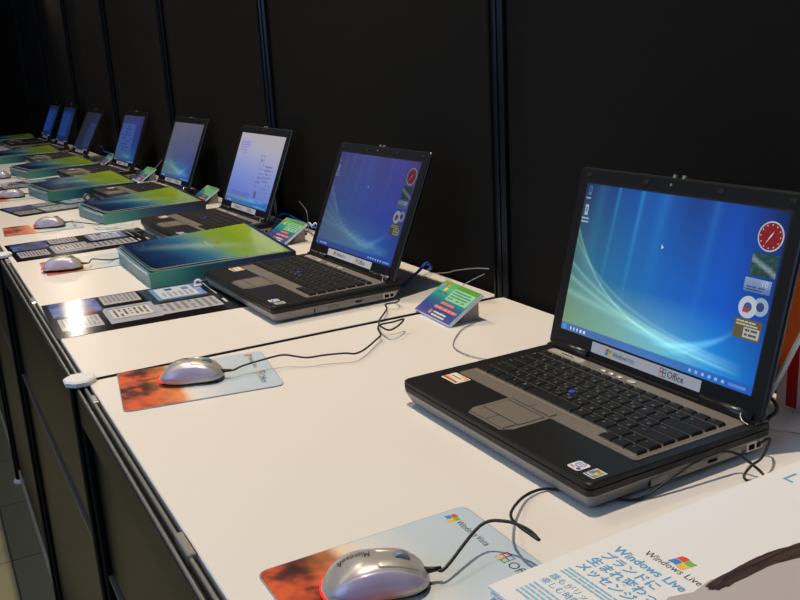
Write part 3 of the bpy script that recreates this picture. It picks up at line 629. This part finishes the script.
# ------------------------------------------------------------------ blue-green boxes with leaflets
def make_box(t, Lx, Ly, H):
    hz = lambda x, y: (H[0] * (1 - x / Lx) + H[1] * x / Lx) * (1 - y / Ly) + (H[2] * (1 - x / Lx) + H[3] * x / Lx) * y / Ly
    side = lambda u: ramp(u, [(0, S(84, 150, 128)), (.2, S(50, 124, 120)), (.42, S(26, 76, 100)), (.62, S(20, 46, 86)), (1, S(15, 26, 54))])
    n = 24; tr = MB()
    rings = [[(Lx * i / n, 0, 0), (Lx * i / n, .003, 0), (Lx * i / n, .003, hz(Lx * i / n, 0)), (Lx * i / n, 0, hz(Lx * i / n, 0))] for i in range(n + 1)]
    tr.loft(rings, 0, [side(i / n) for i in range(n + 1) for _ in range(4)]); tr.build('front_wall', 'print_satin', t)
    tr = MB(); rings = [[(Lx * i / n, Ly - .003, 0), (Lx * i / n, Ly, 0), (Lx * i / n, Ly, hz(Lx * i / n, Ly)), (Lx * i / n, Ly - .003, hz(Lx * i / n, Ly))] for i in range(n + 1)]
    tr.loft(rings, 0, [side(i / n) for i in range(n + 1) for _ in range(4)]); tr.build('back_wall', 'print_satin', t)
    for x0, x1, c in ((0.0, .003, S(84, 130, 140)), (Lx - .003, Lx, S(18, 32, 64))):
        MB().loft([[(x0, y, 0), (x1, y, 0), (x1, y, hz(x1, y)), (x0, y, hz(x0, y))] for y in (.003, Ly - .003)], 0, c).build('end_wall', 'print_satin', t)
    lip = MB(); rings = []                               # pale rolled lip at the user's end
    for j in range(13):
        v = j / 12; zz = hz(0, Ly * v) - .003 * math.sin(PI * v); rings.append([(-.003, Ly * v, zz - .004), (-.0002, Ly * v, zz - .004), (-.0002, Ly * v, zz + .0005), (-.003, Ly * v, zz + .0012)])
    lip.loft(rings, 0, S(150, 180, 205)); lip.build('end_lip', 'print_gloss', t)
    MB().loft([[(x, .0035, .0005), (x, Ly - .0035, .0005), (x, Ly - .0035, hz(x, Ly) - .0012), (x, .0035, hz(x, 0) - .0012)] for x in (.004, Lx - .004)], 0, S(40, 70, 100)).build('inner_card', 'print_matte', t)
    return hz
def leaflet(Lx, Ly, hz, k, seed):
    # sheet lying on the twisted fill; x along the tray from the user's end
    x0, x1, y0, y1 = .003 + .003 * k, Lx - .012 - .016 * k, .0055 + .004 * k, Ly - .003 - .002 * k; mb = MB(); up = .0016 + .0022 * k
    def P(u, v, d=0.0):
        x = x0 + (x1 - x0) * u; y = y0 + (y1 - y0) * v - .010 * (1 - u) * k * .0
        return (x, y, hz(x, y) + up + d + .0012 * math.sin(u * PI * 1.5) * k + .004 * max(0, (.07 - u) / .07) ** 2)
    def col(u, v):
        q = u + .05 * fb(u * 3, v * 3, seed) + .10 * (v - .5)
        c = ramp(q, [(0, S(18, 38, 78)), (.22, S(26, 64, 116)), (.42, S(54, 114, 156)), (.55, S(106, 156, 156)), (.68, S(136, 172, 84)), (.85, S(136, 170, 44)), (1, S(156, 182, 52))])
        b = max(0, 1 - abs(v - .25 - .55 * (1 - u)) * 7) * max(0, 1 - abs(u - .5) * 2.2)
        return mix(c, S(200, 226, 214), .4 * b)
    nu, nv = 40, 18
    mb.grid(lambda u, v: P(u, v), nu, nv, col, smooth=True)
    mb.grid(lambda u, v: P(1 - u, v, -.0014), nu, nv, lambda u, v: S(226, 232, 200))
    for v in (0, 1): mb.add([P(i / nu, v, d) for i in range(nu + 1) for d in (-.0014, 0)], [((2 * i, 2 * i + 2, 2 * i + 3, 2 * i + 1) if v == 0 else (2 * i, 2 * i + 1, 2 * i + 3, 2 * i + 2)) for i in range(nu)], 0, S(226, 232, 200))
    for u in (0, 1): mb.add([P(u, i / nv, d) for i in range(nv + 1) for d in (-.0014, 0)], [((2 * i, 2 * i + 1, 2 * i + 3, 2 * i + 2) if u == 0 else (2 * i, 2 * i + 2, 2 * i + 3, 2 * i + 1)) for i in range(nv)], 0, S(226, 232, 200))
    if k:
        cx, cy = (x0 + x1) / 2 + .028, (y0 + y1) / 2; t2 = MB()
        X = Matrix.Translation((cx, cy, 0)) @ Matrix.Rotation(USER, 4, 'Z')
        flag(t2, -.004, .012, .017, 0, X=X); t2.text('Windows', .013, -.034, -.010, 0, 0, col=S(200, 222, 222), X=X, width=.040); t2.text('Vista', .013, .009, -.010, 0, 0, col=S(190, 216, 220), X=X, width=.023)
        for n_, p in enumerate(t2.v):
            u = (p.x - x0) / (x1 - x0); p.z = P(u, (p.y - y0) / (y1 - y0))[2] + .0006
        mb.add(t2.v, t2.f, 0, t2.c)
    return mb
boxes = [(.202, .474, .0, .302, .285, (.030, .029, .034, .050), 'nearest the camera, beside the second laptop'), (.276, 1.310, .13, .302, .225, (.030, .027, .034, .050), 'second from the camera, beside the third laptop'),
         (.216, 1.945, .14, .31, .235, (.031, .027, .036, .054), 'third from the camera, beyond the fourth laptop'), (.250, 2.735, .20, .305, .235, (.031, .028, .036, .050), 'fourth from the camera, before the darkest laptop'),
         (.190, 3.560, .06, .32, .235, (.034, .030, .040, .054), 'second farthest, cut by the left edge'), (.24, 4.872, .0, .31, .19, (.034, .030, .040, .050), 'farthest, in the dark corner')]
for i, (x, y, a, Lx, Ly, H, lb) in enumerate(boxes):
    t = thing('brochure_box', 'blue and teal tray box ' + lb, 'box', (x, y, 0), a, 'blue-green boxes along the counter')
    hz = make_box(t, Lx, Ly, H)
    for k in range(2):
        o = place(leaflet(Lx, Ly, hz, k, 1.0).build('leaflet', 'print_gloss'), (x, y, 0), a)
        tag(o, ('upper' if k else 'lower') + ' blue and green leaflet in box ' + lb, 'leaflet', 'leaflets in the blue-green boxes')

# ------------------------------------------------------------------ small slanted cards
def make_card(t):
    th = math.atan2(.040, .062); Lc = .0735; w = .116; X = Matrix.Rotation(th, 4, 'X')
    mb = MB(); mb.box((0, 0, 0), (w, Lc, .0055), X=X, col=S(208, 220, 236)); mb.build('card_block', 'foam', t)
    p = MB(); z = .0058; Q = lambda a, b, c, d, col, zz=z: p.quad(a * w, b * Lc, c * w, d * Lc, zz, 0, col, X=X)
    p.grid(lambda u, v: ((.004 + .992 * u) * w, (.01 + .98 * v) * Lc, z), 12, 16, lambda u, v: ramp(v + .06 * (u - .5), [(0, S(84, 76, 140)), (.18, S(52, 62, 140)), (.4, S(30, 92, 140)), (.55, S(30, 140, 140)), (.8, S(90, 180, 130)), (1, S(80, 160, 60))]), X=X)
    z2 = z + .0002; z3 = z + .0004
    flag(p, .18 * w, .84 * Lc, .019, z2, X=X); lines(p, .07 * w, .62 * Lc, .36 * w, .70 * Lc, 1, z2, 0, S(40, 120, 110), 3, X=X)
    Q(.42, .88, .99, .985, S(86, 150, 40), z2); Q(.40, .52, .965, .86, S(150, 205, 160), z2); lines(p, .44 * w, .55 * Lc, .94 * w, .84 * Lc, 4, z3, 0, S(70, 140, 110), 9, X=X)
    lines(p, .40 * w, .36 * Lc, .80 * w, .49 * Lc, 1, z2, 0, S(236, 120, 96), 12, .9, X=X); lines(p, .34 * w, .22 * Lc, .96 * w, .36 * Lc, 1, z2, 0, S(240, 128, 100), 14, .9, X=X)
    flag(p, .36 * w, .13 * Lc, .009, z2, X=X); lines(p, .44 * w, .03 * Lc, .90 * w, .19 * Lc, 2, z2, 0, S(226, 226, 196), 15, .9, X=X)
    p.build('printed_face', 'print_satin', t)
    s = MB(); zt = math.sin(th) * Lc; yt = math.cos(th) * Lc
    s.add([(.02, .022, 0), (.02, yt - .004, 0), (.02, yt - .004, zt - .004), (w - .012, .022, 0), (w - .012, yt - .004, 0), (w - .012, yt - .004, zt - .004)], [(0, 1, 2), (3, 5, 4), (0, 3, 4, 1), (1, 4, 5, 2), (0, 2, 5, 3)])
    s.build('back_support', 'strut', t)
cards = [(.5255, .0105, -.05, 'nearest the camera, right of the second laptop'), (.552, .790, .03, 'between the nearest blue-green box and the second laptop'), (.588, 1.560, 0, 'right of the fourth laptop, behind the second box'),
         (.580, 2.315, .02, 'right of the fifth laptop'), (.592, 3.09, 0, 'right of the very dark laptop'), (.592, 3.80, 0, 'right of the second farthest laptop'), (.595, 4.46, 0, 'farthest, right of the farthest laptop')]
cp_ = None
for i, (x, y, a, lb) in enumerate(cards):
    t = thing('counter_card', 'small slanted green and blue printed card ' + lb, 'sign', (x, y, 0), a + USER, 'slanted printed cards along the counter')
    if i == 0: make_card(t); cp_ = list(t.children)
    else:
        for p in cp_: copy_part(p, t)

# ------------------------------------------------------------------ brochure stack, lower right
def page_mesh(top):
    w, h, th = .297, .420, .0028; mb = MB(); mb.box((0, 0, 0), (w, h, th), 0, S(236, 236, 236), ch=.0004)
    if not top:
        mb.box((-.0003, .02, .0008), (.001, h - .02, .0016), 0, S(150, 190, 225)); return mb
    z = th + .0002
    B, G = S(100, 168, 214), S(108, 102, 98)
    for s, y, sz in (('Windows Live', .1105, .0125), ('ブランドに', .0965, .0120), ('生まれ変わった', .0835, .0120), ('メッセンジャー', .0710, .0120)): mb.text(s, sz, .0165, y, z, 0, col=B, bold=.022)
    lines(mb, .0165, .0560, .075, .0670, 3, z, 0, S(140, 190, 222), 4, .95)
    for s, y in (('誰もがリッチに', .0455), ('楽しむ時間へ', .0365)): mb.text(s, .0082, .0165, y, z, 0, col=B)
    lines(mb, .0165, .012, .07, .033, 5, z, 0, S(150, 196, 224), 7, .95)
    mb.text('Windows Live', .0105, .0345, .1265, z, 0, col=S(92, 84, 78), width=.0565); flag(mb, .0625, .1415, .0165, z)
    mb.text('L', .026, .013, .320, z, 0, col=B)
    # the printed picture: pale shoulder and long dark hair
    P = [(.088, .098), (.094, .118), (.090, .140), (.094, .160), (.100, .185), (.104, .215), (.112, .250), (.150, .275), (.292, .275), (.292, .03), (.13, .03)]
    mb.add([(x, y, z) for x, y in P], [tuple(range(len(P)))[::-1]], 0, S(186, 178, 178))
    rd = random.Random(3)
    for k in range(70):                                  # strands
        t0 = rd.random() - .5; y0 = .126 + rd.uniform(0, .022) + abs(t0) * .012; pts = []
        for i in range(9):
            f = i / 8
            pts.append((.0985 - .004 * math.sin(f * PI) + .010 * f * f + t0 * (.007 + .009 * f) + .0016 * math.sin(f * 9 + k), y0 + f * .115))
        wd = .0009; c = mix(S(30, 20, 15), S(74, 54, 40), rd.random())
        v = []
        for (a, bb) in pts: v += [(a - wd, bb, z + .00015 + k * 1e-6), (a + wd, bb, z + .00015 + k * 1e-6)]
        mb.add(v, [(2 * i, 2 * i + 1, 2 * i + 3, 2 * i + 2) for i in range(8)], 0, c)
    return mb
for k in range(4):
    o = page_mesh(k == 3).build('brochure', 'print_satin')
    place(o, (.1705 + (.003, .0012, .002, 0)[k], -.7275 - (.001, .0005, .0012, 0)[k], .0022 + .0029 * k), USER + .03 + (.006, -.004, .003, 0)[k])
    tag(o, ('bottom white brochure of the stack at the lower right', 'second white brochure from the bottom of the lower right stack', 'third white brochure, just under the printed top one', 'white brochure on top of the stack, blue lettering and dark hair picture')[k], 'brochure', 'brochures stacked at the lower right')

# ------------------------------------------------------------------ packages behind the nearest laptop
t = thing('package', 'white package with a red stripe standing against the wall behind the nearest laptop', 'package', (.656, -.590, 0), USER)
MB().box((0, 0, 0), (.20, .030, .24), ch=.001).build('carton', 'paper', t)
rs = MB(); rs.box((.013, -.0006, .004), (.027, .001, .236)); rs.build('red_stripe', 'red_card', t)
t = thing('folder', 'orange folder leaning sideways between the nearest laptop and the red-striped package', 'folder', (.628, -.594, .0), USER)
X = Matrix.Rotation(.42, 4, 'Y')
MB().box((-.13, 0, 0), (-.003, .006, .20), X=X, ch=.0008).build('cover', 'orange_card', t)
MB().box((-.0031, -.001, 0), (-.0008, .007, .20), X=X).build('clear_edge', 'clear_plastic', t)

# ------------------------------------------------------------------ cables and bits
def cord(name, pts, r, m, label, cat): tag(MB().tube(pts, r).build(name, m), label, cat)
cord('network_cable', [(.548, .140, .012), (.575, .150, .007), (.61, .185, .006), (.64, .205, .012), (.668, .22, .022), (.682, .226, .010), (.684, .24, .004)], .0028, 'cord_blue', 'blue network cable from the second laptop to the wall', 'cable')
cord('network_cable', [(.600, .875, .010), (.615, .890, .024), (.635, .905, .033), (.655, .905, .033), (.664, .875, .024), (.664, .813, .020), (.655, .735, .024), (.648, .66, .020), (.65, .58, .004)], .0030, 'cord_blue', 'blue network cable arching behind the third laptop and its card', 'cable')
cord('network_cable', [(.655, 3.40, .06), (.655, 3.303, .056), (.645, 3.2, .045), (.64, 3.05, .046), (.64, 2.95, .02), (.645, 2.86, .004)], .003, 'cord_blue', 'blue network cable behind the fifth laptop', 'cable')
cord('cable_tie', [(.655, .742, .020), (.650, .738, .030), (.645, .735, .034), (.650, .728, .028), (.655, .722, .034), (.66, .72, .026)], .002, 'cord_white', 'white twist tie on the arching blue cable', 'cable tie')
cord('security_wire', [(.684, .21, .0015), (.675, .15, .016), (.660, .104, .030), (.660, .038, .046), (.672, .012, .048)], .0010, 'cord_grey', 'thin pale wire rising from the counter to the wall post', 'wire')
cord('security_wire', [(.682, .041, .032), (.660, .055, .020), (.635, .055, .010), (.605, .02, .003), (.59, -.06, .002), (.565, -.105, .002), (.530, -.125, .002), (.501, -.152, .002), (.475, -.186, .002), (.468, -.220, .002), (.474, -.252, .002), (.490, -.275, .002), (.52, -.29, .002)], .0008, 'cord_grey', 'thin grey wire looping from the nearest card to the large laptop', 'wire')
cord('security_wire', [(.67, .852, .070), (.67, .81, .052), (.67, .803, .029), (.668, .80, .002)], .0010, 'cord_grey', 'thin wire arching against the wall behind the third laptop', 'wire')
cord('security_wire', [(.66, 2.165, .078), (.65, 2.248, .042), (.63, 2.304, .021), (.622, 2.32, .004)], .0014, 'cord_grey', 'thin wire rising beside the card right of the fifth laptop', 'wire')
cord('security_wire', [(.548, -.645, .018), (.575, -.655, .012), (.60, -.665, .006), (.63, -.72, .004), (.64, -.80, .003)], .0010, 'cord_grey', 'thin wire behind the nearest laptop, in front of the package', 'wire')
cord('power_cable', [(.562, -.640, .016), (.585, -.648, .03), (.60, -.62, .035), (.605, -.58, .02), (.60, -.55, .004)], .002, 'cord_black', 'black cable curving behind the nearest laptop', 'cable')
cord('power_cable', [(.60, 1.52, .012), (.625, 1.50, .028), (.65, 1.52, .034), (.655, 1.555, .014), (.65, 1.59, .004)], .003, 'cord_black', 'black cable loop behind the fourth laptop', 'cable')
cord('power_cable', [(.58, .80, .010), (.61, .80, .022), (.635, .785, .012), (.645, .76, .004)], .0035, 'cord_black', 'black cable behind the third laptop', 'cable')
cord('cable_strap', [(.242, 1.278, .003), (.249, 1.236, .003), (.285, 1.220, .003), (.317, 1.213, .005), (.338, 1.231, .009), (.323, 1.236, .007), (.272, 1.214, .0075), (.253, 1.284, .003)], .002, 'cord_white', 'white cable strap lying before the second blue-green box', 'strap')
rg = MB(); rg.loft([[(r * math.cos(2 * PI * k / 24), y, .0135 + r * math.sin(2 * PI * k / 24)) for k in range(24)] for y, r in ((-.004, .0115), (-.003, .0135), (.003, .0135), (.004, .0115))], smooth=True)
t = thing('cable_clip', 'round grey clip on the mat before the fourth laptop', 'clip', (.322, 1.83, .0009), .3)
rg.build('ring', 'rail_grey', t); MB().loft([[(r * math.cos(2 * PI * k / 20), y, .0135 + r * math.sin(2 * PI * k / 20)) for k in range(20)] for y, r in ((-.0045, .006), (.0045, .006))]).build('hub', 'cap_white', t)
t = thing('plastic_clip', 'small clear plastic clip at the corner of the second laptop', 'clip', (.281, .428, .0009), -.4)
MB().box((-.007, -.006, 0), (.007, .006, .004), ch=.001).build('clip_base', 'cap_white', t); MB().tube([(-.006, 0, .004), (-.004, 0, .010), (.002, 0, .012), (.006, 0, .008)], .0025).build('clip_hook', 'cap_white', t)

# ------------------------------------------------------------------ light
w = bpy.data.worlds.new('hall'); sc.world = w; w.use_nodes = True; bg = w.node_tree.nodes['Background']
bg.inputs['Color'].default_value = (.55, .68, 1.0, 1); bg.inputs['Strength'].default_value = .13
def aim(o, loc, tgt): o.location = loc; o.rotation_euler = (Vector(tgt) - Vector(loc)).to_track_quat('-Z', 'Y').to_euler()
def spot(loc, tgt, p, ang=95, col=(1, .84, .68), r=.03, blend=.9):
    l = bpy.data.lights.new('ceiling_spot', 'SPOT'); l.energy = p; l.color = col; l.spot_size = math.radians(ang); l.spot_blend = blend; l.shadow_soft_size = r
    o = bpy.data.objects.new('ceiling_spot', l); C.objects.link(o); aim(o, loc, tgt)
for y, p in ((-.30, 190), (1.35, 126), (2.9, 84), (4.3, 22)): spot((.22, y, 2.6), (.22, y, 0), p, col=(1, .845, .635))
spot((.62, 4.9, 1.16), (.30, 2.0, 0), 7, 120, col=(1, .84, .68), r=.03)
def area(loc, tgt, p, sx, sy, col):
    l = bpy.data.lights.new('aisle_fill', 'AREA'); l.shape = 'RECTANGLE'; l.size = sx; l.size_y = sy; l.energy = p; l.color = col
    o = bpy.data.objects.new('aisle_fill', l); C.objects.link(o); aim(o, loc, tgt)
area((-2.6, -1.0, 1.3), (.3, -.2, 0), 34, 2.2, 1.6, (.30, .58, 1.0))
area((-1.5, 1.2, 2.7), (-1.3, 1.2, ZF), 17, 1.2, 3.0, (1, .84, .60))  # added warm fill over the aisle, brightens the floor and softens shadows
